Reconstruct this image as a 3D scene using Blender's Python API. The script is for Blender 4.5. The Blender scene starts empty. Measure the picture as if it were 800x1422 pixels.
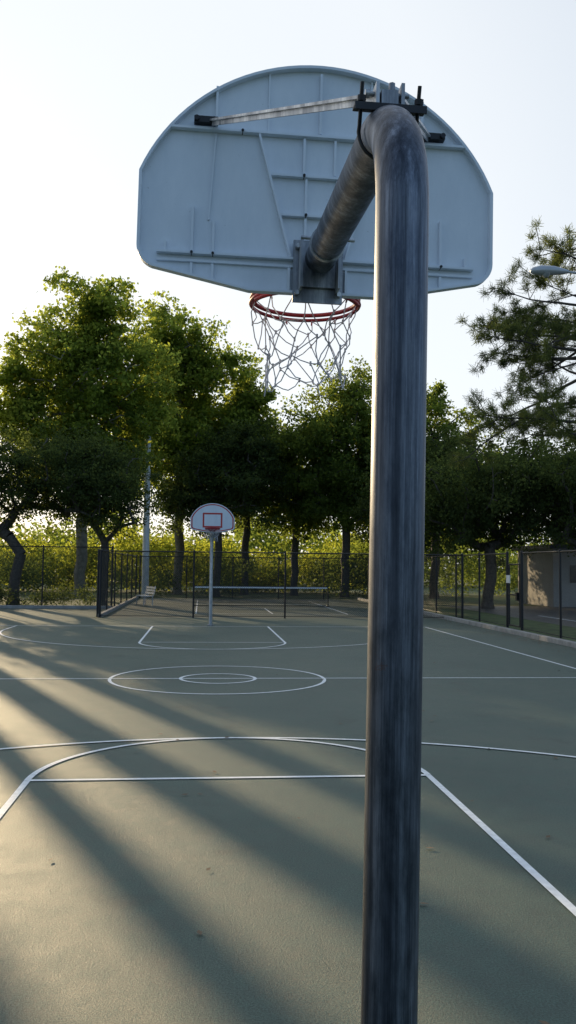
import bpy, math, numpy as np
from mathutils import Vector, Matrix
R=math.radians
scene=bpy.context.scene
scene.view_settings.view_transform='Standard'; scene.view_settings.look='None'; scene.view_settings.exposure=0
SUN_AZ=-24.0   # degrees from +Y toward +X
SUN_EL=13.5

# ---------------------------------------------------------------- materials
def mat(name):
    m=bpy.data.materials.new(name); m.use_nodes=True
    nt=m.node_tree; b=nt.nodes['Principled BSDF']
    return m,nt,b
def noise(nt,scale,detail=6,rough=.6,coord='Object',vec_scale=None,dist=0):
    tc=nt.nodes.new('ShaderNodeTexCoord'); n=nt.nodes.new('ShaderNodeTexNoise')
    n.inputs['Scale'].default_value=scale; n.inputs['Detail'].default_value=detail
    n.inputs['Roughness'].default_value=rough; n.inputs['Distortion'].default_value=dist
    if vec_scale:
        mp=nt.nodes.new('ShaderNodeMapping'); mp.inputs['Scale'].default_value=vec_scale
        nt.links.new(tc.outputs[coord],mp.inputs[0]); nt.links.new(mp.outputs[0],n.inputs['Vector'])
    else: nt.links.new(tc.outputs[coord],n.inputs['Vector'])
    return n
def ramp(nt,src,stops):
    r=nt.nodes.new('ShaderNodeValToRGB'); cr=r.color_ramp
    while len(cr.elements)<len(stops): cr.elements.new(.5)
    for e,(p,c) in zip(cr.elements,stops):
        e.position=p; e.color=(c[0],c[1],c[2],1) if hasattr(c,'__len__') else (c,c,c,1)
    nt.links.new(src,r.inputs[0]); return r
def mixc(nt,a,b,fac,mode='MIX'):
    m=nt.nodes.new('ShaderNodeMix'); m.data_type='RGBA'; m.blend_type=mode
    for s,v in ((m.inputs[6],a),(m.inputs[7],b)):
        if hasattr(v,'is_linked'): nt.links.new(v,s)
        else: s.default_value=(*v,1)
    if hasattr(fac,'is_linked'): nt.links.new(fac,m.inputs[0])
    else: m.inputs[0].default_value=fac
    return m.outputs[2]
def bump(nt,b,src,strength,dist=.01):
    bp=nt.nodes.new('ShaderNodeBump'); bp.inputs['Strength'].default_value=strength; bp.inputs['Distance'].default_value=dist
    nt.links.new(src,bp.inputs['Height']); nt.links.new(bp.outputs[0],b.inputs['Normal'])
def simple(name,c,rough=.6,metal=0,var=.25,scale=8,bmp=0):
    m,nt,b=mat(name)
    n=noise(nt,scale)
    r=ramp(nt,n.outputs[0],[(.3,tuple(x*(1-var) for x in c)),(.7,tuple(min(1,x*(1+var)) for x in c))])
    nt.links.new(r.outputs[0],b.inputs['Base Color'])
    b.inputs['Roughness'].default_value=rough; b.inputs['Metallic'].default_value=metal
    if bmp: bump(nt,b,n.outputs[0],bmp)
    return m
def leafmat(name,dark,light,trans,tfac=.5):
    m,nt,b=mat(name); nt.nodes.remove(b)
    out=[n for n in nt.nodes if n.type=='OUTPUT_MATERIAL'][0]
    g=nt.nodes.new('ShaderNodeNewGeometry')
    n=noise(nt,.45,3)
    c1=mixc(nt,dark,light,g.outputs['Random Per Island'])
    rr=ramp(nt,n.outputs[0],[(.3,(.55,.58,.58)),(.7,(1.25,1.2,1.1))])
    c=mixc(nt,c1,rr.outputs[0],1.0,'MULTIPLY')
    t=mixc(nt,tuple(x*.6 for x in trans),tuple(min(1,x*1.3) for x in trans),g.outputs['Random Per Island'])
    t=mixc(nt,t,rr.outputs[0],1.0,'MULTIPLY')
    d=nt.nodes.new('ShaderNodeBsdfDiffuse'); tr=nt.nodes.new('ShaderNodeBsdfTranslucent')
    nt.links.new(c,d.inputs[0]); nt.links.new(t,tr.inputs[0])
    mx=nt.nodes.new('ShaderNodeMixShader'); mx.inputs[0].default_value=tfac
    nt.links.new(d.outputs[0],mx.inputs[1]); nt.links.new(tr.outputs[0],mx.inputs[2])
    nt.links.new(mx.outputs[0],out.inputs[0]); return m

def courtmat(name,c0,c1,c2):
    m,nt,b=mat(name)
    big=noise(nt,.35,8,.65,dist=.4); fine=noise(nt,90,5,.8); mid=noise(nt,4,9,.75)
    r=ramp(nt,big.outputs[0],[(.32,c0),(.5,c1),(.68,c2)])
    rm=ramp(nt,mid.outputs[0],[(.3,(.68,.71,.71)),(.7,(1.26,1.23,1.2))])
    rf=ramp(nt,fine.outputs[0],[(.38,(.42,.42,.42)),(.62,(1.58,1.58,1.58))])
    st=noise(nt,1.3,5,.6); rs=ramp(nt,st.outputs[0],[(.60,(1,1,1)),(.72,(.70,.69,.67))])
    c=mixc(nt,r.outputs[0],rm.outputs[0],1,'MULTIPLY'); c=mixc(nt,c,rf.outputs[0],1,'MULTIPLY'); c=mixc(nt,c,rs.outputs[0],1,'MULTIPLY')
    nt.links.new(c,b.inputs['Base Color'])
    b.inputs['Specular IOR Level'].default_value=.5
    rr=ramp(nt,mid.outputs[0],[(.3,.48),(.7,.62)]); nt.links.new(rr.outputs[0],b.inputs['Roughness'])
    add=nt.nodes.new('ShaderNodeMath'); add.operation='ADD'
    nt.links.new(fine.outputs[0],add.inputs[0]); nt.links.new(mid.outputs[0],add.inputs[1])
    bump(nt,b,add.outputs[0],.8,.008); return m
M_court=courtmat('court_paint',(.038,.076,.060),(.050,.092,.072),(.072,.106,.080))
M_court2=courtmat('court_paint_2',(.035,.06,.047),(.045,.072,.057),(.06,.08,.062))
M_asph=courtmat('asphalt',(.06,.06,.06),(.08,.08,.078),(.1,.098,.09))
M_line=simple('line_paint',(.78,.80,.79),.6,0,.16,14)
M_conc=simple('concrete',(.3,.29,.27),.85,0,.3,3,.3)
M_grass=simple('grass_ground',(.07,.10,.03),.95,0,.5,2,.5)
M_bark=simple('bark',(.085,.072,.058),.9,0,.45,9,.6)
M_bark_pale=simple('bark_pale',(.2,.18,.14),.9,0,.4,6,.5)
M_black=simple('black_steel',(.018,.018,.02),.45,.3,.3,20)
M_wire=simple('black_vinyl',(.012,.013,.013),.5,0,.2,20)
M_red=simple('rim_red_paint',(.27,.014,.02),.5,0,.3,30)
M_redflat=simple('board_red',(.5,.035,.03),.5,0,.15,10)
M_net=simple('net_cord',(.55,.56,.59),.85,0,.3,40)
M_white=simple('white_paint',(.7,.72,.72),.45,0,.08,5)
M_lamp=simple('lamp_grey',(.45,.46,.47),.4,.4,.1,5)
M_wall=simple('render_wall',(.36,.34,.31),.8,0,.12,1.5,.2)
M_roof=simple('roof_metal',(.10,.10,.11),.5,.3,.2,3)
M_glass=simple('dark_window',(.02,.025,.03),.15,0,.1,3)
def steel(name,c0,c1,rough,metal=.85):
    m,nt,b=mat(name)
    st=noise(nt,1,10,.8,vec_scale=(60,60,1.1)); sp=noise(nt,9,8,.75,vec_scale=(3,3,.9)); fine=noise(nt,1,5,.7,vec_scale=(260,260,9))
    wide=noise(nt,1,3,.5,vec_scale=(18,18,.25))
    r=ramp(nt,st.outputs[0],[(.34,c0),(.5,tuple(a*.65+b_*.35 for a,b_ in zip(c0,c1))),(.66,c1)])
    r2=ramp(nt,sp.outputs[0],[(.32,(.5,.52,.56)),(.62,(1.3,1.28,1.25))])
    r3=ramp(nt,wide.outputs[0],[(.38,(.6,.62,.66)),(.62,(1.4,1.4,1.4))])
    c=mixc(nt,r.outputs[0],r2.outputs[0],1,'MULTIPLY'); c=mixc(nt,c,r3.outputs[0],1,'MULTIPLY')
    ru=ramp(nt,noise(nt,9,7,.8).outputs[0],[(.64,0),(.74,1)])
    c=mixc(nt,c,(.10,.045,.025),ru.outputs[0])
    nt.links.new(c,b.inputs['Base Color']); b.inputs['Metallic'].default_value=metal
    rr=ramp(nt,sp.outputs[0],[(.3,rough-.12),(.7,rough+.16)]); nt.links.new(rr.outputs[0],b.inputs['Roughness'])
    bump(nt,b,fine.outputs[0],.2,.002); return m
M_pole=steel('raw_steel',(.032,.038,.05),(.21,.23,.27),.44,.8)
M_galv=steel('galvanised_steel',(.3,.31,.32),(.5,.5,.5),.42,.7)
m,nt,b=mat('backboard_back'); n=noise(nt,6,8,.75,vec_scale=(1,1,.35)); n2=noise(nt,38,6,.7)
r=ramp(nt,n.outputs[0],[(.3,(.68,.73,.79)),(.62,(.78,.82,.87))]); r2=ramp(nt,n2.outputs[0],[(.3,(1,1,1)),(.66,(1,1,1)),(.74,(.62,.62,.6))])
nt.links.new(mixc(nt,r.outputs[0],r2.outputs[0],1,'MULTIPLY'),b.inputs['Base Color']); b.inputs['Roughness'].default_value=.42
M_board=m

# ---------------------------------------------------------------- mesh builder
class MB:
    def __init__(s): s.v=[];s.f=[];s.m=[];s.sm=[]
    def add(s,vs,fs,mi=0,smooth=False):
        o=len(s.v); s.v+= [tuple(v) for v in vs]
        for f in fs: s.f.append([i+o for i in f]); s.m.append(mi); s.sm.append(smooth)
    def box(s,c,d,mi=0,rot=None):
        vs=[]
        for x in(-.5,.5):
            for y in(-.5,.5):
                for z in(-.5,.5):
                    p=Vector((x*d[0],y*d[1],z*d[2]))
                    if rot is not None: p=rot@p
                    vs.append(p+Vector(c))
        s.add(vs,[(0,1,3,2),(4,6,7,5),(0,4,5,1),(2,3,7,6),(0,2,6,4),(1,5,7,3)],mi)
    def bar(s,a,b,w,h,mi=0,up=(0,0,1)):
        a=Vector(a);b=Vector(b);d=(b-a); L=d.length; z=d.normalized(); x=z.cross(Vector(up))
        if x.length<1e-4: x=Vector((1,0,0))
        x.normalize(); y=z.cross(x)
        rot=Matrix((x,y,z)).transposed(); s.box((a+b)/2,(w,h,L),mi,rot)
    def tube(s,pts,rad,n=12,mi=0,caps=True,closed=False):
        pts=[Vector(p) for p in pts]; N=len(pts)
        if not hasattr(rad,'__len__'): rad=[rad]*N
        t=[]
        for i in range(N):
            if closed: a=pts[(i-1)%N]; b_=pts[(i+1)%N]
            else: a=pts[max(0,i-1)]; b_=pts[min(N-1,i+1)]
            t.append((b_-a).normalized())
        ref=Vector((1,0,0)) if abs(t[0].x)<.9 else Vector((0,1,0))
        u=t[0].cross(ref).normalized(); vs=[];
        for i in range(N):
            u=(u-t[i]*u.dot(t[i])).normalized(); w=t[i].cross(u)
            for k in range(n):
                a=2*math.pi*k/n; vs.append(pts[i]+(u*math.cos(a)+w*math.sin(a))*rad[i])
        fs=[]
        for i in range(N if closed else N-1):
            j=(i+1)%N
            for k in range(n):
                k2=(k+1)%n; fs.append((i*n+k,i*n+k2,j*n+k2,j*n+k))
        s.add(vs,fs,mi,True)
        if caps and not closed:
            s.add(vs[:n],[tuple(range(n))[::-1]],mi); s.add(vs[-n:],[tuple(range(n))],mi)
    def obj(s,name,mats,parent=None,loc=None):
        me=bpy.data.meshes.new(name); me.from_pydata(s.v,[],s.f)
        for m_ in mats: me.materials.append(m_)
        me.polygons.foreach_set('material_index',s.m); me.polygons.foreach_set('use_smooth',s.sm); me.update()
        o=bpy.data.objects.new(name,me); scene.collection.objects.link(o)
        if parent: o.parent=parent
        if loc: o.location=loc
        return o
def empty(name,loc=(0,0,0),rz=0):
    e=bpy.data.objects.new(name,None); e.location=loc; e.rotation_euler=(0,0,rz); scene.collection.objects.link(e); return e
def quads_obj(name,V,mi,mats,smooth=None,F=None):
    nq=len(F); me=bpy.data.meshes.new(name)
    me.vertices.add(len(V)); me.vertices.foreach_set('co',V.astype(np.float32).ravel())
    me.loops.add(nq*4); me.loops.foreach_set('vertex_index',F.astype(np.int32).ravel())
    me.polygons.add(nq); me.polygons.foreach_set('loop_start',np.arange(nq,dtype=np.int32)*4)
    me.polygons.foreach_set('material_index',mi.astype(np.int32))
    for m_ in mats: me.materials.append(m_)
    me.update(calc_edges=True); me.validate()
    o=bpy.data.objects.new(name,me); scene.collection.objects.link(o); return o

# ---------------------------------------------------------------- ground
CX=.31   # court axis
def sheet(name,x0,x1,y0,y1,z,m_):
    b=MB(); b.add([(x0,y0,z),(x1,y0,z),(x1,y1,z),(x0,y1,z)],[(0,1,2,3)]); return b.obj(name,[m_])
sheet('ground',-600,600,-300,1200,-.012,M_grass)
sheet('basketball_court',-14,9.2,-8,32.2,0,M_court)
sheet('court_apron',-14,-3.9,32.2,38.6,-.002,M_court)
sheet('pickleball_court',-3.55,9.2,32.2,51,-.002,M_court2)
sheet('parking_lot',12.5,60,2,44,-.006,M_asph)
L=MB(); W=.058; Z=.004
def strip(pts,w=W,closed=False,z=Z):
    pts=[Vector((p[0],p[1])) for p in pts]; n=len(pts); vs=[]
    for i in range(n):
        a=pts[(i-1)%n] if closed else pts[max(0,i-1)]; c=pts[(i+1)%n] if closed else pts[min(n-1,i+1)]
        t=(c-a).normalized(); nn=Vector((-t.y,t.x))*w/2
        vs+= [(*(pts[i]+nn),z),(*(pts[i]-nn),z)]
    fs=[]
    for i in range(n if closed else n-1):
        j=(i+1)%n; fs.append((2*i,2*i+1,2*j+1,2*j))
    L.add(vs,fs)
def arc(cx,cy,r,a0,a1,n=72): return [(cx+r*math.cos(R(a0+(a1-a0)*i/n)),cy+r*math.sin(R(a0+(a1-a0)*i/n))) for i in range(n+1)]
B0=2.26; B1=27.86; MID=15.06; HW=7.0
strip([(CX-HW,B0),(CX-HW,B1)]); strip([(CX+HW,B0),(CX+HW,B1)])
strip([(CX-HW-W/2,B0),(CX+HW+W/2,B0)],z=.0052); strip([(CX-HW-W/2,B1),(CX+HW+W/2,B1)],z=.0052)
strip([(CX-HW,MID),(CX+HW,MID)],z=.0052)
strip(arc(CX,MID,1.83,0,360,96)[:-1],closed=True,z=.0064); strip(arc(CX,MID,.64,0,360,48)[:-1],closed=True,z=.0064)
for s,b0 in((1,B0),(-1,B1)):
    ft=b0+s*5.79
    for sx in(-1.83,1.83): strip([(CX+sx,b0),(CX+sx,ft)],z=.0064)
    strip([(CX-1.83,ft),(CX+1.83,ft)],z=.0076)
    strip(arc(CX,ft,1.83,0,180*s),z=.0088)
    rc=b0+s*1.6
    strip(arc(CX,rc,6.02,0,180*s,96),z=.0100)
    for sx in(-6.02,6.02): strip([(CX+sx,b0),(CX+sx,rc)],z=.0112)
L.obj('court_line_markings',[M_line])
L=MB()
strip([(-.2,35.2),(6,35.2)],.05,z=.003); strip([(-.2,48.6),(6,48.6)],.05,z=.003)
strip([(-.2,35.2),(-.2,48.6)],.05,z=.0042); strip([(6,35.2),(6,48.6)],.05,z=.0042)
strip([(-.2,39.8),(6,39.8)],.05,z=.0054); strip([(-.2,44),(6,44)],.05,z=.0054); strip([(2.9,35.2),(2.9,39.8)],.05,z=.0066)
L.obj('pickleball_line_markings',[M_line])
L=MB()
for i in range(9): strip([(14+i*2.7,30),(14+i*2.7,35)],.1,z=0)
L.obj('parking_line_markings',[M_line])
def kerb(name,pts,w=.16,h=.13):
    b=MB()
    for (a,c) in zip(pts[:-1],pts[1:]):
        a=Vector((*a,0));c=Vector((*c,0)); n=max(1,int((c-a).length/3))
        for i in range(n):
            p=a.lerp(c,i/n); q=a.lerp(c,(i+1)/n); d=(q-p).normalized()*.006
            b.bar(p+d+Vector((0,0,h/2-.01)),q-d+Vector((0,0,h/2-.01)),w,h+.02)
    o=b.obj(name,[M_conc]); 
    bv=o.modifiers.new('b','BEVEL'); bv.width=.02; bv.segments=2; return o
kerb('concrete_kerb',[(9.3,-8),(9.3,51)])
kerb('concrete_kerb',[(-16,38.7),(-3.9,38.7)])
kerb('concrete_kerb',[(-3.7,32.5),(-3.7,50.9)])

# ---------------------------------------------------------------- chain link fences
def fence(name,a,b,h=2.44,posts=3.0,wire=.0062,pitch=.055,gate=None):
    e=empty(name); a=Vector((*a,0)); b=Vector((*b,0)); d=b-a; Ln=d.length; u=d.normalized(); nrm=Vector((-u.y,u.x,0))
    P=MB(); n=max(1,round(Ln/posts))
    for i in range(n+1):
        p=a+u*(Ln*i/n); r=.045 if i in(0,n) else .034
        P.tube([p,p+Vector((0,0,h+.04))],r,10)
        P.tube([p+Vector((0,0,h+.04)),p+Vector((0,0,h+.08))],[r*1.25,.008],10)
    P.tube([a+Vector((0,0,h)),b+Vector((0,0,h))],.023,8)
    P.tube([a+Vector((0,0,.06)),b+Vector((0,0,.06))],.012,6)
    P.obj('posts_and_rails',[M_black],e)
    Wm=MB(); z0=.05; H=h-z0
    off=-H
    while off<Ln:
        for sgn in(0,1):
            s0=max(off,0); s1=min(off+H,Ln)
            if s1-s0<.02: continue
            t0=(s0-off); t1=(s1-off)
            if sgn==0: za,zb=z0+t0,z0+t1
            else: za,zb=z0+H-t0,z0+H-t1
            q=nrm*(.0035 if sgn else -.0035)
            p0=a+u*s0+q; p1=a+u*s1+q; hw=wire*.707
            dz=Vector((0,0,hw)); 
            Wm.add([p0+Vector((0,0,za))-dz,p1+Vector((0,0,zb))-dz,p1+Vector((0,0,zb))+dz,p0+Vector((0,0,za))+dz],[(0,1,2,3)])
        off+=pitch*1.414
    Wm.obj('chain_link_mesh',[M_wire],e); return e
fence('chain_link_fence',(-3.7,32.4),(9.95,32.4),posts=3.2)
fence('chain_link_fence',(-22,39),(-3.95,39),h=2.7,posts=3.2)
fence('chain_link_fence',(-3.8,32.6),(-3.8,51.2),posts=3)
fence('chain_link_fence',(-3.6,51.4),(10,51.4),posts=3)
fence('chain_link_fence',(10.1,-6),(10.1,26.6),posts=3)
fence('chain_link_fence',(10.1,27.9),(10.1,51.2),posts=3)
g=empty('fence_gate'); G=MB()
for y in(26.75,27.75): G.tube([(10.1,y,.08),(10.1,y,2.1)],.034,10)
for z in(.1,1.1,2.08): G.tube([(10.1,26.75,z),(10.1,27.75,z)],.026,8)
G.box((10.04,26.85,1.05),(.08,.12,.26)); G.box((10.02,27.6,1.6),(.02,.34,.26),1)
G.obj('gate_frame',[M_black,M_white],g)
Gm=MB()
for i in range(-20,14):
    for s in(0,1):
        y0=26.77+i*.078; zs=[]
        a0=max(26.77,y0); a1=min(27.73,y0+1.96)
        if a1<=a0: continue
        t0,t1=a0-y0,a1-y0
        za,zb=(.1+t0,.1+t1) if s==0 else (2.06-t0,2.06-t1)
        Gm.add([(10.1+.004*s,a0,za-.003),(10.1+.004*s,a1,zb-.003),(10.1+.004*s,a1,zb+.003),(10.1+.004*s,a0,za+.003)],[(0,1,2,3)])
Gm.obj('gate_mesh',[M_wire],g)

# ---------------------------------------------------------------- basketball hoops
def hoop(name,loc,rz,lean=0,polem=M_pole):
    e=empty(name,loc,rz)
    BY=1.45; pr=.0572
    z0=2.71; Rb=.28; sw=84.8
    pts=[(0,0,-.02),(0,0,.6),(0,0,1.2),(0,0,1.8),(0,0,2.3),(0,0,z0)]
    for i in range(1,15):
        t=R(sw*i/14); pts.append((0,Rb*(1-math.cos(t)),z0+Rb*math.sin(t)))
    yl,zl=pts[-1][1],pts[-1][2]; dy=BY-.10-yl; zend=zl+dy*math.tan(R(90-sw))
    for i in(1,2,3): pts.append((0,yl+dy*i/3,zl+(zend-zl)*i/3))
    P=MB(); P.tube(pts,pr,40)
    P.tube([(0,0,0),(0,0,.03)],.11,24)
    P.obj('gooseneck_pole',[polem],e)
    C=MB()
    C.tube([(0,yl+dy-.20,zend-.017),(0,yl+dy-.175,zend-.015)],pr+.006,30)
    C.box((0,BY-.045,zend-.01),(.13,.012,.17)); 
    C.box((-.07,BY-.07,zend-.02),(.008,.09,.19)); C.box((.07,BY-.07,zend-.02),(.008,.09,.19))
    C.box((0,BY-.028,zend-.03),(.19,.01,.24))
    for sx in(-.08,.08):
        for sz in(-.12,.06): C.tube([(sx,BY-.06,zend+sz),(sx,BY-.02,zend+sz)],.009,8)
    C.tube([(-.095,yl+dy-.19,zend+.0),(.095,yl+dy-.19,zend+.0)],.007,8)
    C.obj('mounting_bracket',[M_galv],e)
    U=MB(); cy=.165; cz=z0+.285
    ub=[(-.068,cy-.03,cz+.07),(-.068,cy,cz-.02)]
    for i in range(0,13):
        a=math.pi+math.pi*i/12; ub.append((.068*math.cos(a),cy+.01,cz-.03+.068*math.sin(a)))
    ub+= [(.068,cy,cz-.02),(.068,cy-.03,cz+.07)]
    U.tube(ub,.0048,8)
    for sx in(-.068,.068):
        U.tube([(sx,cy-.022,cz+.028),(sx,cy-.025,cz+.040)],.011,6)
    U.bar((-.085,cy-.015,cz+.018),(.085,cy-.015,cz+.018),.035,.006)
    U.bar((-.085,cy-.032,cz+.012),(.085,cy-.032,cz+.012),.018,.004,up=(0,1,0))
    U.obj('u_bolt_clamp',[M_black],e)
    U=MB()
    U.box((.0,cy+.0,cz+.042),(.04,.04,.04))
    U.tube([(-.05,cy+.005,cz+.062),(.05,cy+.005,cz+.062)],.006,8)
    U.box((-.03,cy-.0,cz+.05),(.008,.05,.055)); U.box((.03,cy-.0,cz+.05),(.008,.05,.055))
    U.tube([(.008,cy,cz+.06),(.008,cy,cz+.088)],.008,6); U.tube([(-.055,cy+.005,cz+.062),(-.045,cy+.005,cz+.062)],.011,6)
    U.obj('clamp_bracket',[M_galv],e)
    S=MB(); zb=2.965
    for sx in(-1,1):
        S.bar((sx*.025,cy+.02,cz+.066),(sx*.415,BY-.035,zb+.655),.030,.008)
        S.bar((sx*.025,cy+.008,cz+.054),(sx*.415,BY-.047,zb+.643),.005,.026)
    S.obj('diagonal_braces',[M_galv],e)
    S=MB()
    for sx in(-1,1):
        S.box((sx*.44,BY-.03,zb+.655),(.09,.03,.024)); S.tube([(sx*.475,BY-.055,zb+.655),(sx*.475,BY-.02,zb+.655)],.010,8)
        S.tube([(sx*.41,BY-.055,zb+.655),(sx*.41,BY-.02,zb+.655)],.008,8)
    S.obj('brace_feet',[M_black],e)
    out=[(-.26,.01),(.26,.01)]
    def rc(cx,cz_,r,a0,a1,n=8): return [(cx+r*math.cos(R(a0+(a1-a0)*i/n)),cz_+r*math.sin(R(a0+(a1-a0)*i/n))) for i in range(n+1)]
    out+=rc(.60,.165,.085,-72,0)
    ra=.74; cz_=.91-ra; a0=math.degrees(math.asin((.45-cz_)/ra))
    n=40; arcp=[(ra*math.cos(R(a0+(180-2*a0)*i/n))*(.685/(ra*math.cos(R(a0)))) ,cz_+ra*math.sin(R(a0+(180-2*a0)*i/n))) for i in range(n+1)]
    out+=arcp
    out+=[(-x,z) for x,z in rc(.60,.165,.085,-72,0)[::-1]]
    N=len(out); cen=(0,.42)
    inn=[((x-cen[0])*.984+cen[0],(z-cen[1])*.978+cen[1]) for x,z in out]
    Bd=MB()
    yb=BY; yf=BY+.006; yk=BY-.028
    V=[(x,yf,z+zb) for x,z in out]; Bd.add(V,[tuple(range(N))],0)
    V=[(x,yb,z+zb) for x,z in inn]; Bd.add(V,[tuple(range(N))[::-1]],0)
    lo=[(x,yf,z+zb) for x,z in out]+[(x,yk,z+zb) for x,z in out]+[(x,yk,z+zb) for x,z in inn]+[(x,yb,z+zb) for x,z in inn]
    fs=[]
    for r_ in range(3):
        for i in range(N):
            j=(i+1)%N; fs.append((r_*N+i,r_*N+j,(r_+1)*N+j,(r_+1)*N+i))
    Bd.add(lo,fs,0)
    Bd.obj('backboard_panel',[M_board],e)
    Rb_=MB()
    def rib(a,c,dpt=.026,w=.009): Rb_.bar((a[0],BY-dpt/2-.001,zb+a[1]-.02),(c[0],BY-dpt/2-.001,zb+c[1]-.02),w,dpt,up=(0,1,0))
    rib((-.61,.165),(.61,.165)); rib((-.57,.650),(.57,.650))
    rib((-.61,.138),(.61,.138),.012)
    for sx in(-1,1):
        rib((sx*.235,.643),(sx*.105,.17),.026,.008); rib((sx*.40,.66),(sx*.40,.82),.022); rib((sx*.40,.64),(sx*.42,.30),.010,.006)
        rib((sx*.48,.172),(sx*.48,.35),.018); rib((sx*.48,.128),(sx*.48,.08),.018); rib((sx*.40,.172),(sx*.40,.30),.016)
        rib((sx*.40,.128),(sx*.40,.06),.018); rib((sx*.11,.128),(sx*.11,.04),.024); rib((sx*.58,.172),(sx*.58,.21),.018)
        rib((sx*.20,.66),(sx*.20,.89),.012,.006)
    for z,hw in((.49,.185),(.335,.145)): rib((-hw,z),(hw,z),.022)
    rib((0,.66),(0,.90),.022); rib((-.06,.64),(-.06,.50),.018); rib((-.05,.48),(-.05,.345),.018); rib((.07,.48),(.07,.345),.018); rib((.06,.64),(.06,.50),.018); rib((-.05,.325),(-.05,.175),.018)
    Rb_.obj('backboard_ribs',[M_board],e)
    Bo=MB()
    for x,z in((-.40,.145),(-.48,.145),(.48,.145),(.40,.145),(-.05,.315),(-.30,.63),(-.06,.47)):
        Bo.tube([(x,BY-.032,zb+z),(x,BY-.001,zb+z)],.0055,6)
    Bo.obj('bolts',[M_black],e)
    F=MB(); yy=yf+.002
    o2=[((x)*.955,(z-.42)*.94+.42) for x,z in out]; o3=[((x)*.90,(z-.42)*.875+.42) for x,z in out]
    F.add([(x,yy,z+zb) for x,z in o2]+[(x,yy,z+zb) for x,z in o3],[(i,(i+1)%N,N+(i+1)%N,N+i) for i in range(N)])
    for (x0,x1,za,zc) in((-.305,.305,.56,.61),(-.305,-.255,.2,.56),(.255,.305,.2,.56),(-.305,.305,.15,.2)):
        F.add([(x0,yy,zb+za),(x1,yy,zb+za),(x1,yy,zb+zc),(x0,yy,zb+zc)],[(0,1,2,3)])
    F.obj('target_markings',[M_redflat],e)
    Rm=MB(); ry=BY+.006+.15+.2286; rr=.2286; zr=3.08
    ring=[(rr*math.cos(2*math.pi*i/64),ry+rr*math.sin(2*math.pi*i/64),zr) for i in range(64)]
    Rm.tube(ring,.0095,10,closed=True)
    ring2=[((rr+.004)*math.cos(2*math.pi*i/64),ry+(rr+.004)*math.sin(2*math.pi*i/64),zr-.022) for i in range(64)]
    Rm.tube(ring2,.008,8,closed=True)
    Rm.box((0,BY+.012,zr-.02),(.17,.012,.14)); Rm.box((0,BY+.085,zr-.012),(.13,.15,.006))
    bs=[(rr*math.cos(R(200+140*i/20)),ry+rr*math.sin(R(200+140*i/20)),zr-.034) for i in range(21)]
    Rm.tube(bs,.010,6)
    for sx in(-1,1):
        Rm.bar((sx*.07,BY+.015,zr-.07),(sx*.13,BY+.19,zr-.02),.012,.02); Rm.bar((sx*.06,BY+.015,zr-.012),(sx*.17,BY+.235,zr-.012),.012,.02)
    for i in range(12):
        a=2*math.pi*(i+.5)/12; Rm.tube([(rr*math.cos(a),ry+rr*math.sin(a),zr-.02),((rr-.012)*math.cos(a),ry+(rr-.012)*math.sin(a),zr-.05),(rr*math.cos(a),ry+rr*math.sin(a),zr-.03)],.004,5)
    Rm.obj('rim',[M_red],e)
    Nt=MB(); rng=np.random.default_rng(4)
    rows=[(-.03,.222),(-.10,.205),(-.165,.186),(-.222,.172),(-.278,.166),(-.33,.166),(-.38,.172)]
    P_=[]
    for k,(dz,r_) in enumerate(rows):
        row=[]
        for i in range(12):
            a=2*math.pi*(i+.5*(k%2)+.5)/12+rng.normal(0,.09 if k else 0)
            j=rng.normal(0,.012 if k else 0,3)
            row.append(Vector((r_*math.cos(a)+j[0],ry+r_*math.sin(a)+j[1],zr+dz+j[2]*1.8)))
        P_.append(row)
    for k in range(len(rows)-1):
        for i in range(12):
            a=P_[k][i]
            for j in((i,(i-1)%12) if k%2==0 else (i,(i+1)%12)):
                if k==len(rows)-2 and rng.random()<.2: continue
                c=P_[k+1][j]; mid=(a+c)/2+Vector((rng.normal(0,.006),rng.normal(0,.006),-.005+rng.normal(0,.004)))
                Nt.tube([a,mid,c],.0025,5)
            if k: Nt.tube([a+Vector((0,0,.009)),a-Vector((0,0,.009))],.0045,6)
    Nt.obj('net',[M_net],e)
    e.rotation_euler=(0,lean,rz); return e
hoop('basketball_hoop',(.378,1.78,0),0,R(.8))
hoop('basketball_hoop',(CX,28.35,0),math.pi,0,M_galv)

# ---------------------------------------------------------------- pickleball net, bench, light pole, lamp
e=empty('pickleball_net'); b=MB()
NX0,NX1,NY=-.35,6.15,41.9
for x in(NX0,NX1):
    b.tube([(x,NY,0),(x,NY,.98)],.03,10); b.tube([(x,NY-.35,.03),(x,NY+.35,.03)],.025,8)
b.tube([(NX0,NY,.03),(NX1,NY,.03)],.018,8); b.tube([(NX0,NY,.95),(NX1,NY,.95)],.02,8)
b.obj('frame',[M_black],e)
b=MB(); b.box(((NX0+NX1)/2,NY-.01,.90),(NX1-NX0-.08,.012,.07)); b.obj('top_tape',[M_white],e)
b=MB()
x=NX0+.05
while x<NX1-.05: b.box((x,NY-.008,.5),(.009,.002,.74)); x+=.045
z=.14
while z<.87: b.box(((NX0+NX1)/2,NY-.011,z),(NX1-NX0-.1,.002,.009)); z+=.045
b.obj('netting',[M_wire],e)

e=empty('park_bench',(-2.75,42.6,0),R(-70)); b=MB()
for i in range(4): b.box((0,-.18+i*.12,.45),(1.5,.09,.03))
for i in range(3): b.box((0,.27+i*.03,.58+i*.13),(1.5,.025,.09))
b.obj('slats',[M_white],e); b=MB()
for x in(-.62,.62):
    b.bar((x,-.2,0),(x,-.2,.43),.04,.04); b.bar((x,.22,0),(x,.22,.43),.04,.04); b.bar((x,-.22,.415),(x,.24,.415),.04,.03); b.bar((x,.24,.42),(x,.36,.92),.04,.02,up=(1,0,0))
b.obj('legs',[M_galv],e)

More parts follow.
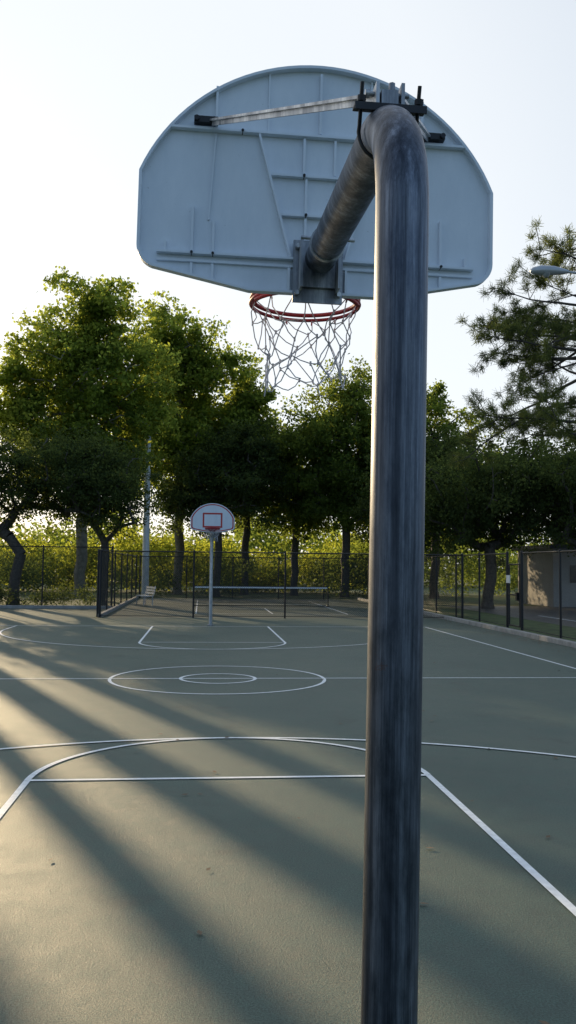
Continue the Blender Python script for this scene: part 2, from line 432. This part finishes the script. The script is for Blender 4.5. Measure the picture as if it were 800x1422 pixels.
e=empty('light_pole',(-3.35,52.5,0)); b=MB()
b.tube([(0,0,0),(0,0,5),(0,0,10.2)],[.22,.19,.16],14); b.obj('concrete_shaft',[M_white],e)
b=MB(); b.tube([(-.5,0,10.0),(.5,0,10.0)],.04,8)
for x in(-.4,.4): b.box((x,-.25,9.95),(.4,.35,.14),0,Matrix.Rotation(R(-15),3,'X'))
b.obj('floodlights',[M_lamp],e)

e=empty('street_lamp',(10.55,21.2,.3)); b=MB()
b.tube([(0,0,-.3),(0,0,5),(0,0,8.8)],[.13,.10,.07],14)
b.tube([(0,0,8.7),(-.2,0,9.1),(-.6,0,9.3),(-1.3,0,9.36)],[.045,.04,.035,.03],10)
b.obj('pole_and_arm',[M_lamp],e)
b=MB()
b.tube([(-1.2,0,9.36),(-1.35,0,9.36),(-1.6,0,9.37),(-1.95,0,9.36),(-2.15,0,9.34),(-2.22,0,9.33)],[.045,.08,.12,.13,.09,.03],14)
b.tube([(-1.8,0,9.29),(-1.8,0,9.21),(-1.8,0,9.18)],[.12,.09,.04],14)
b.obj('cobra_head',[M_lamp],e)

e=empty('utility_building',(23.5,45.5,0)); b=MB()
b.box((0,0,1.5),(11,5,3)); b.obj('walls',[M_wall],e)
b=MB(); b.box((0,0,3.1),(11.6,5.6,.2)); b.obj('roof',[M_roof],e)
b=MB()
for x in(-4,-1.5,3.8): b.box((x,-2.52,1.7),(1.2,.06,.9))
b.box((1.2,-2.52,1.05),(1,.06,2.1)); b.obj('windows_and_door',[M_glass],e)

# ---------------------------------------------------------------- trees
def quad_tubes(segs,n=6):
    V=[];F=[];o=0
    for a,c,ra,rc in segs:
        d=c-a; L_=np.linalg.norm(d)
        if L_<1e-5: continue
        d=d/L_; ref=np.array([1,0,0]) if abs(d[0])<.8 else np.array([0,1,0])
        u=np.cross(d,ref);u/=np.linalg.norm(u);w=np.cross(d,u)
        an=np.arange(n)*2*math.pi/n
        ring=np.cos(an)[:,None]*u+np.sin(an)[:,None]*w
        V.append(a-d*ra*.2+ring*ra); V.append(c+ring*rc)
        k=np.arange(n);k2=(k+1)%n
        F.append(np.stack([o+k,o+k2,o+n+k2,o+n+k],1)); o+=2*n
    return np.concatenate(V),np.concatenate(F)
def leaf_quads(P,size,rng,aspect=.66,up=.35):
    n=len(P)
    d=rng.normal(size=(n,3)); d[:,2]-=.25; d/=np.linalg.norm(d,axis=1)[:,None]
    nn=rng.normal(size=(n,3)); nn[:,2]+=up*2; s=np.cross(d,nn); s/=np.linalg.norm(s,axis=1)[:,None]+1e-9
    sz=size*rng.uniform(.6,1.3,n)[:,None]
    V=np.empty((n,4,3)); V[:,0]=P-d*sz*.5; V[:,2]=P+d*sz*.5; V[:,1]=P+s*sz*aspect*.5-d*sz*.08; V[:,3]=P-s*sz*aspect*.5-d*sz*.08
    return V.reshape(-1,3),np.arange(n*4).reshape(-1,4)
def tree(name,loc,stem,trunk_r,lobes,ncl,nleaf,lsize,lm,seed,crad=.75,bark=M_bark,shell=.5):
    rng=np.random.default_rng(seed)
    lob=np.array(lobes,float); vol=lob[:,3]*lob[:,4]*lob[:,5]; pk=rng.choice(len(lob),ncl,p=vol/vol.sum())
    d=rng.normal(size=(ncl,3)); d/=np.linalg.norm(d,axis=1)[:,None]
    r=rng.random(ncl)**shell; r*=rng.uniform(.82,1.12,ncl)
    C=lob[pk,:3]+d*r[:,None]*lob[pk,3:]
    pos=[];par=[]
    st=[np.array(p,float) for p in stem]; pos.append(st[0]); par.append(-1)
    for a,c in zip(st[:-1],st[1:]):
        k=max(1,int(np.linalg.norm(c-a)/.7))
        for i in range(1,k+1):
            q=a+(c-a)*i/k+(rng.normal(0,.04,3) if i<k else 0); pos.append(q); par.append(len(pos)-2)
    nst=len(pos)
    zmin=min(2.2,st[-1][2]*.5)
    order=np.argsort(np.linalg.norm(C-st[-1],axis=1)); tips=[]
    for ci in order:
        c=C[ci]; A=np.array(pos); dd=np.linalg.norm(A-c,axis=1)+np.maximum(0,A[:,2]-c[2]+.2)*.8+(A[:,2]<zmin)*50
        k=int(np.argmin(dd)); a=pos[k]; L_=np.linalg.norm(c-a); ns=max(1,int(math.ceil(L_/.9))); prev=k
        for i in range(1,ns+1):
            t=i/ns; q=a+(c-a)*t+np.array([0,0,.12*L_*math.sin(math.pi*t)])+(rng.normal(0,.08,3) if i<ns else 0)
            pos.append(q);par.append(prev);prev=len(pos)-1
        tips.append(prev)
    A=np.array(pos); rad=np.zeros(len(A)); 
    for t in tips: rad[t]+=.018**2.2
    for i in range(len(A)-1,0,-1): 
        if rad[i]==0: rad[i]=.012**2.2
        rad[par[i]]+=rad[i]
    rad=rad**(1/2.2); rad=rad*(trunk_r/rad[0]); rad=np.maximum(rad,.014)
    segs=[(A[par[i]],A[i],min(rad[par[i]],rad[i]*1.25) if i>=nst else rad[par[i]],rad[i]) for i in range(1,len(A))]
    segs.append((A[0]-np.array([0,0,.1]),A[0]+np.array([0,0,.35]),rad[0]*1.5,rad[0]*1.02))
    Vb,Fb=quad_tubes(segs)
    nsub=6; P=[]
    for c in C:
        cr=crad*rng.uniform(.6,1.3)
        sc=c+rng.normal(size=(nsub,3))*np.array([.62,.62,.45])*cr
        m_=int(nleaf*rng.uniform(.6,1.4)); w=rng.integers(0,nsub,m_)
        P.append(sc[w]+rng.normal(size=(m_,3))*np.array([.34,.34,.24])*cr)
    P=np.concatenate(P); Vl,Fl=leaf_quads(P,lsize,rng)
    V=np.concatenate([Vb,Vl]);F=np.concatenate([Fb,Fl+len(Vb)])
    mi=np.concatenate([np.zeros(len(Fb)),np.ones(len(Fl))])
    o=quads_obj(name,V,mi,[bark,lm],F=F); o.location=loc; return o

L_syc=leafmat('sycamore_leaves',(.075,.115,.03),(.115,.165,.04),(.58,.68,.11),.55)
L_oak=leafmat('oak_leaves',(.040,.060,.028),(.07,.095,.036),(.22,.29,.07),.38)
L_mid=leafmat('broadleaf_leaves',(.06,.095,.03),(.095,.13,.038),(.44,.54,.09),.5)
L_lime=leafmat('understory_leaves',(.08,.12,.02),(.12,.15,.035),(.56,.60,.07),.58)
L_pine=leafmat('pine_needles',(.06,.085,.04),(.10,.125,.055),(.25,.3,.08),.4)

tree('sycamore_tree',(-7.0,50.9,0),[(0,0,0),(.1,0,5),(-.1,0,10),(0,0,16)],.34,
     [(0,0,9,4.6,3.5,3.4),(-.6,0,13.6,4.3,3.4,3.6),(.6,0,17.0,2.5,2.4,2.4),(3.2,0,12.5,2.3,2.4,3.6),(-3.8,0,11,2.3,2.2,3.4)],340,190,.25,L_syc,1,.8,M_bark_pale)
tree('sycamore_tree',(-1.6,58.4,0),[(0,0,0),(.1,0,6),(-.2,0,12),(0,0,17)],.34,
     [(0,0,10.5,4.8,3.5,4.2),(-1.0,0,16,3.3,2.8,4.0),(1.6,0,15.6,3.2,2.8,3.2),(3.6,0,11.6,2.4,2.4,3.4)],300,190,.27,L_syc,2,.85,M_bark_pale)
tree('sycamore_tree',(2.9,59,0),[(0,0,0),(.1,0,5),(0,0,12)],.27,
     [(0,0,8.6,3.0,2.8,4.0),(-.4,0,12.4,2.1,2.0,3.0),(1.3,0,9.4,2.0,2,2.6)],150,190,.25,L_mid,3,.8)
tree('live_oak_tree',(-8.7,41.4,0),[(0,0,0),(.05,0,1.2),(.3,0,2.4)],.26,
     [(0.6,0,6.0,3.4,3,2.1),(3.0,0,5.6,2.4,2.4,1.9),(-2.4,0,5.6,2.8,2.6,2.2)],220,210,.13,L_oak,4,.62)
tree('live_oak_tree',(-4.75,42.2,0),[(0,0,0),(.05,0,1.6),(.1,0,3)],.2,
     [(0,0,5.6,2.9,2.6,2.2),(-.8,0,7.2,1.8,1.8,1.3)],120,210,.13,L_oak,5,.62)
tree('live_oak_tree',(.9,54.6,0),[(0,0,0),(.1,0,2),(.1,0,4)],.26,
     [(0,0,7.0,3.4,3,3.6),(1.8,0,8.8,2.4,2,2.6),(-1.8,0,5.8,2.2,2,2.2)],170,210,.18,L_oak,6,.72)
tree('broadleaf_tree',(9.2,55.4,0),[(0,0,0),(.1,0,4),(0,0,11)],.28,
     [(0,0,8.2,3.4,2.8,4.2),(.4,0,12.9,2.3,2,2.6),(-1.8,0,10.3,2.4,2,3),(2,0,9.5,2.2,2,3)],220,190,.22,L_mid,7,.75)
tree('broadleaf_tree',(6.2,58,0),[(0,0,0),(.1,0,4),(0,0,9)],.26,
     [(0,0,7.2,3.0,2.8,3.8),(-.2,0,10.0,1.6,1.7,1.9),(2,0,7,2.2,2,3)],145,190,.22,L_mid,8,.75)
tree('broadleaf_tree',(14.8,54.2,0),[(0,0,0),(.1,0,4),(0,0,11)],.28,
     [(0,0,8.2,3.8,3,4),(-.5,0,12.2,1.9,1.6,2.4),(2.4,0,7.6,2.6,2,3.2)],160,190,.22,L_mid,9,.75)
tree('broadleaf_tree',(11.8,57,0),[(0,0,0),(.1,0,3),(0,0,7)],.26,
     [(0,0,7.4,3.2,2.8,4),(0,0,10.4,2,1.8,2)],130,190,.2,L_oak,19,.75)
tree('live_oak_tree',(13.9,41.2,0),[(0,0,0),(.2,0,1.5),(.1,0,3)],.27,
     [(0,0,5.2,3.4,3,2.8),(2.2,0,6.2,2.4,2,2.0),(-2.2,0,5.0,2.4,2.2,2.5)],220,210,.14,L_oak,10,.66)
tree('live_oak_tree',(18.2,39.5,0),[(0,0,0),(-.2,0,1.4),(-.1,0,2.8)],.27,
     [(0,0,5.2,3.4,3,2.4),(-1.8,0,6.2,2.0,2,1.7),(2.4,0,5.2,2.4,2.2,2.2)],190,210,.14,L_oak,11,.66)
tree('live_oak_tree',(11.6,47.5,0),[(0,0,0),(-.2,0,1.4),(-.1,0,3)],.27,
     [(0,0,5.8,3.2,3,3.2),(1.6,0,7.6,2.2,2,1.9)],150,210,.16,L_oak,12,.7)
tree('live_oak_tree',(20.5,48,0),[(0,0,0),(-.2,0,1.4),(-.1,0,3)],.3,
     [(0,0,6.8,4.2,3,3.0)],110,210,.18,L_oak,22,.8)
# unseen trees further left, placed to cast the long shadows over the court
tree('sycamore_tree',(-24.8,50,0),[(0,0,0),(.1,0,5),(0,0,12)],.34,
     [(0,0,9.5,2.2,2.8,4.2),(.3,0,14,2,2,2.9)],140,200,.2,L_syc,14,.8,M_bark_pale)
# tall bare-stemmed trees added out of view: crowns well above the sun rays that reach the near court, so their stems draw thin stripes
for i,(u,w_,H,y_) in enumerate(((.7,.3,19,41),(1.9,.22,18,40.5),(3.0,.34,19,42),(4.3,.26,18,41))):
    x_=(u-.407*y_)/.914
    tree('shadow_stripe_tree',(x_,y_,0),[(0,0,0),(.05,0,6),(-.05,0,12),(0,0,H-2)],w_,
         [(0,0,H-1.2,1.7,1.7,1.9)],50,170,.15,L_oak,40+i,.5)
for i,(u,w_,H,y_) in enumerate(((6.1,1.25,15,47),(7.6,.5,14,46),)):  # slender trees, also added out of view, sized to shade bands of the court
    x_=(u-.407*y_)/.914
    tree('shadow_band_tree',(x_,y_,0),[(0,0,0),(.1,0,5),(-.05,0,H)],.24+.05*w_,
         [(0,0,H-4.8,w_,w_+.1,5.0)],int(30+65*w_),170,.15,L_oak,60+i,.32+.2*w_)

def pine(name,loc,H,tr,seed):
    rng=np.random.default_rng(seed); segs=[];tuft=[]
    A=[np.array([math.sin(z*.35)*.12,0,z]) for z in np.linspace(0,H,16)]
    for i in range(15): segs.append((A[i],A[i+1],tr*(1-i/17),tr*(1-(i+1)/17)))
    for k in range(54):
        t=rng.uniform(.46,.99); base=A[0]+(A[-1]-A[0])*t; az=rng.uniform(0,2*math.pi)
        ln=(6.0*(1-t)**.6+1.0)*rng.uniform(.7,1.2); 
        dr=np.array([math.cos(az),math.sin(az),rng.uniform(-.05,.3)]); p=base.copy(); n=max(4,int(ln/.45)); r=.055*(ln/4)
        for i in range(n):
            q=p+dr*ln/n; dr=dr+rng.normal(0,.12,3)+np.array([0,0,.03 if i>n/2 else -.03]); dr/=np.linalg.norm(dr)/1.0
            segs.append((p,q,r*(1-i/n)+.012,r*(1-(i+1)/n)+.012)); p=q
            if i>n*.35:
                for s in range(rng.integers(2,4)):
                    td=dr*.5+rng.normal(0,.6,3)+np.array([0,0,.2]); td/=np.linalg.norm(td); tl=rng.uniform(.35,1.0)
                    e_=p+td*tl; segs.append((p,e_,.014,.010)); tuft.append((e_,td)); tuft.append((p+td*tl*.6+rng.normal(0,.1,3),td))
        tuft.append((p,dr))
    Vb,Fb=quad_tubes(segs,6); VL=[];n=62
    for c,td in tuft:
        d=rng.normal(size=(n,3))+td*.9; d/=np.linalg.norm(d,axis=1)[:,None]; s=np.cross(d,rng.normal(size=(n,3))); s/=np.linalg.norm(s,axis=1)[:,None]
        ln=rng.uniform(.14,.27,n)[:,None]; c0=c+rng.normal(0,.06,(n,3))
        V=np.empty((n,4,3)); V[:,0]=c0-s*.008;V[:,1]=c0+s*.008;V[:,2]=c0+d*ln+s*.005;V[:,3]=c0+d*ln-s*.005; VL.append(V.reshape(-1,3))
    Vl=np.concatenate(VL); Fl=np.arange(len(Vl)).reshape(-1,4)
    o=quads_obj(name,np.concatenate([Vb,Vl]),np.concatenate([np.zeros(len(Fb)),np.ones(len(Fl))]),[M_bark,L_pine],F=np.concatenate([Fb,Fl+len(Vb)])); o.location=loc
pine('pine_tree',(13.5,27.5,0),13.2,.2,33)

def mass(name,x0,x1,y0,y1,h0,h1,ncl,nleaf,ls,lm,seed,crad,patch=False):
    rng=np.random.default_rng(seed); x=rng.uniform(x0,x1,ncl); y=rng.uniform(y0,y1,ncl)
    if patch: k=np.sin(x*.9+seed)+.6*np.sin(x*2.3)>-.1; x=x[k]; y=y[k]; ncl=len(x)
    hh=h0+(h1-h0)*(.5+.25*np.sin(x*.31+seed)+.15*np.sin(x*.83+2*seed)+.1*np.sin(x*1.9)); z=rng.uniform(.05,1,ncl)**.8*hh
    P=[]
    for i in range(ncl):
        P.append(np.array([x[i],y[i],z[i]])+rng.normal(size=(nleaf,3))*np.array([crad,crad,crad*.7])*rng.uniform(.6,1.3))
    P=np.concatenate(P); P=P[P[:,2]>0]; V,F=leaf_quads(P,ls,rng)
    return quads_obj(name,V,np.zeros(len(F)),[lm],F=F)
mass('understory_shrubs',-24,14,62,67,1.8,4.6,420,100,.24,L_lime,3,.6)
mass('border_shrubs',-14,14,54,61,.8,3.2,190,110,.17,L_oak,12,.5,True)
mass('distant_tree_mass',-90,110,85,105,3,8.5,1300,80,.5,L_mid,5,1.1)
mass('hedge_plants',-16,-5,39.9,40.9,.5,1.1,70,160,.09,L_oak,7,.25)
mass('roadside_shrubs',9,36,58,63,1.5,5.5,260,120,.2,L_mid,9,.6)

# ---------------------------------------------------------------- fallen leaves
rng=np.random.default_rng(8)
n=2600; x=9.2-np.abs(rng.normal(0,.35,n))-.1; x[:1100]=rng.uniform(9.42,10.6,1100); y=rng.uniform(8,40,n)
P=np.stack([x,y,np.full(n,.012)],1)
n2=240; P2=np.stack([rng.uniform(-7,8,n2),rng.uniform(2.5,31,n2),np.full(n2,.012)],1)
P=np.concatenate([P,P2,np.array([[-.95,4.1,.014],[-.95,5.9,.014],[-.4,3.4,.014],[1.3,5.0,.014]])])
n=len(P); a=rng.uniform(0,2*math.pi,n); sz=rng.uniform(.02,.045,n)[:,None]
d=np.stack([np.cos(a),np.sin(a),rng.normal(0,.12,n)],1); s=np.stack([-np.sin(a),np.cos(a),rng.normal(0,.25,n)],1)
V=np.empty((n,4,3)); V[:,0]=P-d*sz;V[:,2]=P+d*sz;V[:,1]=P+s*sz*.45;V[:,3]=P-s*sz*.45; V[:,:,2]=np.maximum(V[:,:,2],.013)
M_dead=simple('dead_leaf',(.14,.095,.055),.8,0,.5,3)
quads_obj('fallen_leaves',V.reshape(-1,3),np.zeros(n),[M_dead],F=np.arange(n*4).reshape(-1,4))

# ---------------------------------------------------------------- sky, sun, camera
w=bpy.data.worlds.new('World'); scene.world=w; w.use_nodes=True; nt=w.node_tree
bg=nt.nodes['Background']; sky=nt.nodes.new('ShaderNodeTexSky'); sky.sky_type='NISHITA'; sky.sun_disc=False
sky.sun_elevation=R(SUN_EL); sky.sun_rotation=R(SUN_AZ); sky.dust_density=1.2; sky.air_density=1.0; sky.ozone_density=2.5
# bright evening haze, thickest toward the sun side and thinning to blue behind
tc=nt.nodes.new('ShaderNodeTexCoord'); dt=nt.nodes.new('ShaderNodeVectorMath'); dt.operation='DOT_PRODUCT'
dt.inputs[1].default_value=(math.sin(R(SUN_AZ)),math.cos(R(SUN_AZ)),0.05); nt.links.new(tc.outputs['Generated'],dt.inputs[0])
mr=nt.nodes.new('ShaderNodeMapRange'); mr.inputs[1].default_value=-.1; mr.inputs[2].default_value=.7; mr.inputs[3].default_value=0; mr.inputs[4].default_value=1
nt.links.new(dt.outputs['Value'],mr.inputs[0])
haze=mixc(nt,(2.0,3.0,4.6),(6.9,7.15,7.3),mr.outputs[0])
mr2=nt.nodes.new('ShaderNodeMapRange'); mr2.inputs[1].default_value=-.2; mr2.inputs[2].default_value=.7; mr2.inputs[3].default_value=.62; mr2.inputs[4].default_value=.82
nt.links.new(dt.outputs['Value'],mr2.inputs[0])
c=mixc(nt,sky.outputs[0],haze,mr2.outputs[0])
nt.links.new(c,bg.inputs[0]); bg.inputs[1].default_value=.15
sd=bpy.data.lights.new('sun','SUN'); sd.energy=5; sd.angle=R(.5); sd.color=(1,.76,.45)
so=bpy.data.objects.new('sun',sd); scene.collection.objects.link(so)
tow=Vector((math.sin(R(SUN_AZ))*math.cos(R(SUN_EL)),math.cos(R(SUN_AZ))*math.cos(R(SUN_EL)),math.sin(R(SUN_EL))))
so.rotation_euler=tow.to_track_quat('Z','Y').to_euler(); so.location=tow*80
cd=bpy.data.cameras.new('camera'); co=bpy.data.objects.new('camera',cd); scene.collection.objects.link(co)
cd.sensor_fit='VERTICAL'; cd.sensor_height=36; cd.lens=1200/1422*36; cd.clip_end=3000; cd.clip_start=.05
rot=Matrix.Rotation(R(-5.65),4,'Z')@Matrix.Rotation(R(93.6),4,'X')@Matrix.Rotation(R(.6),4,'Z')
co.matrix_world=Matrix.Translation((0,0,1.94))@rot
scene.camera=co
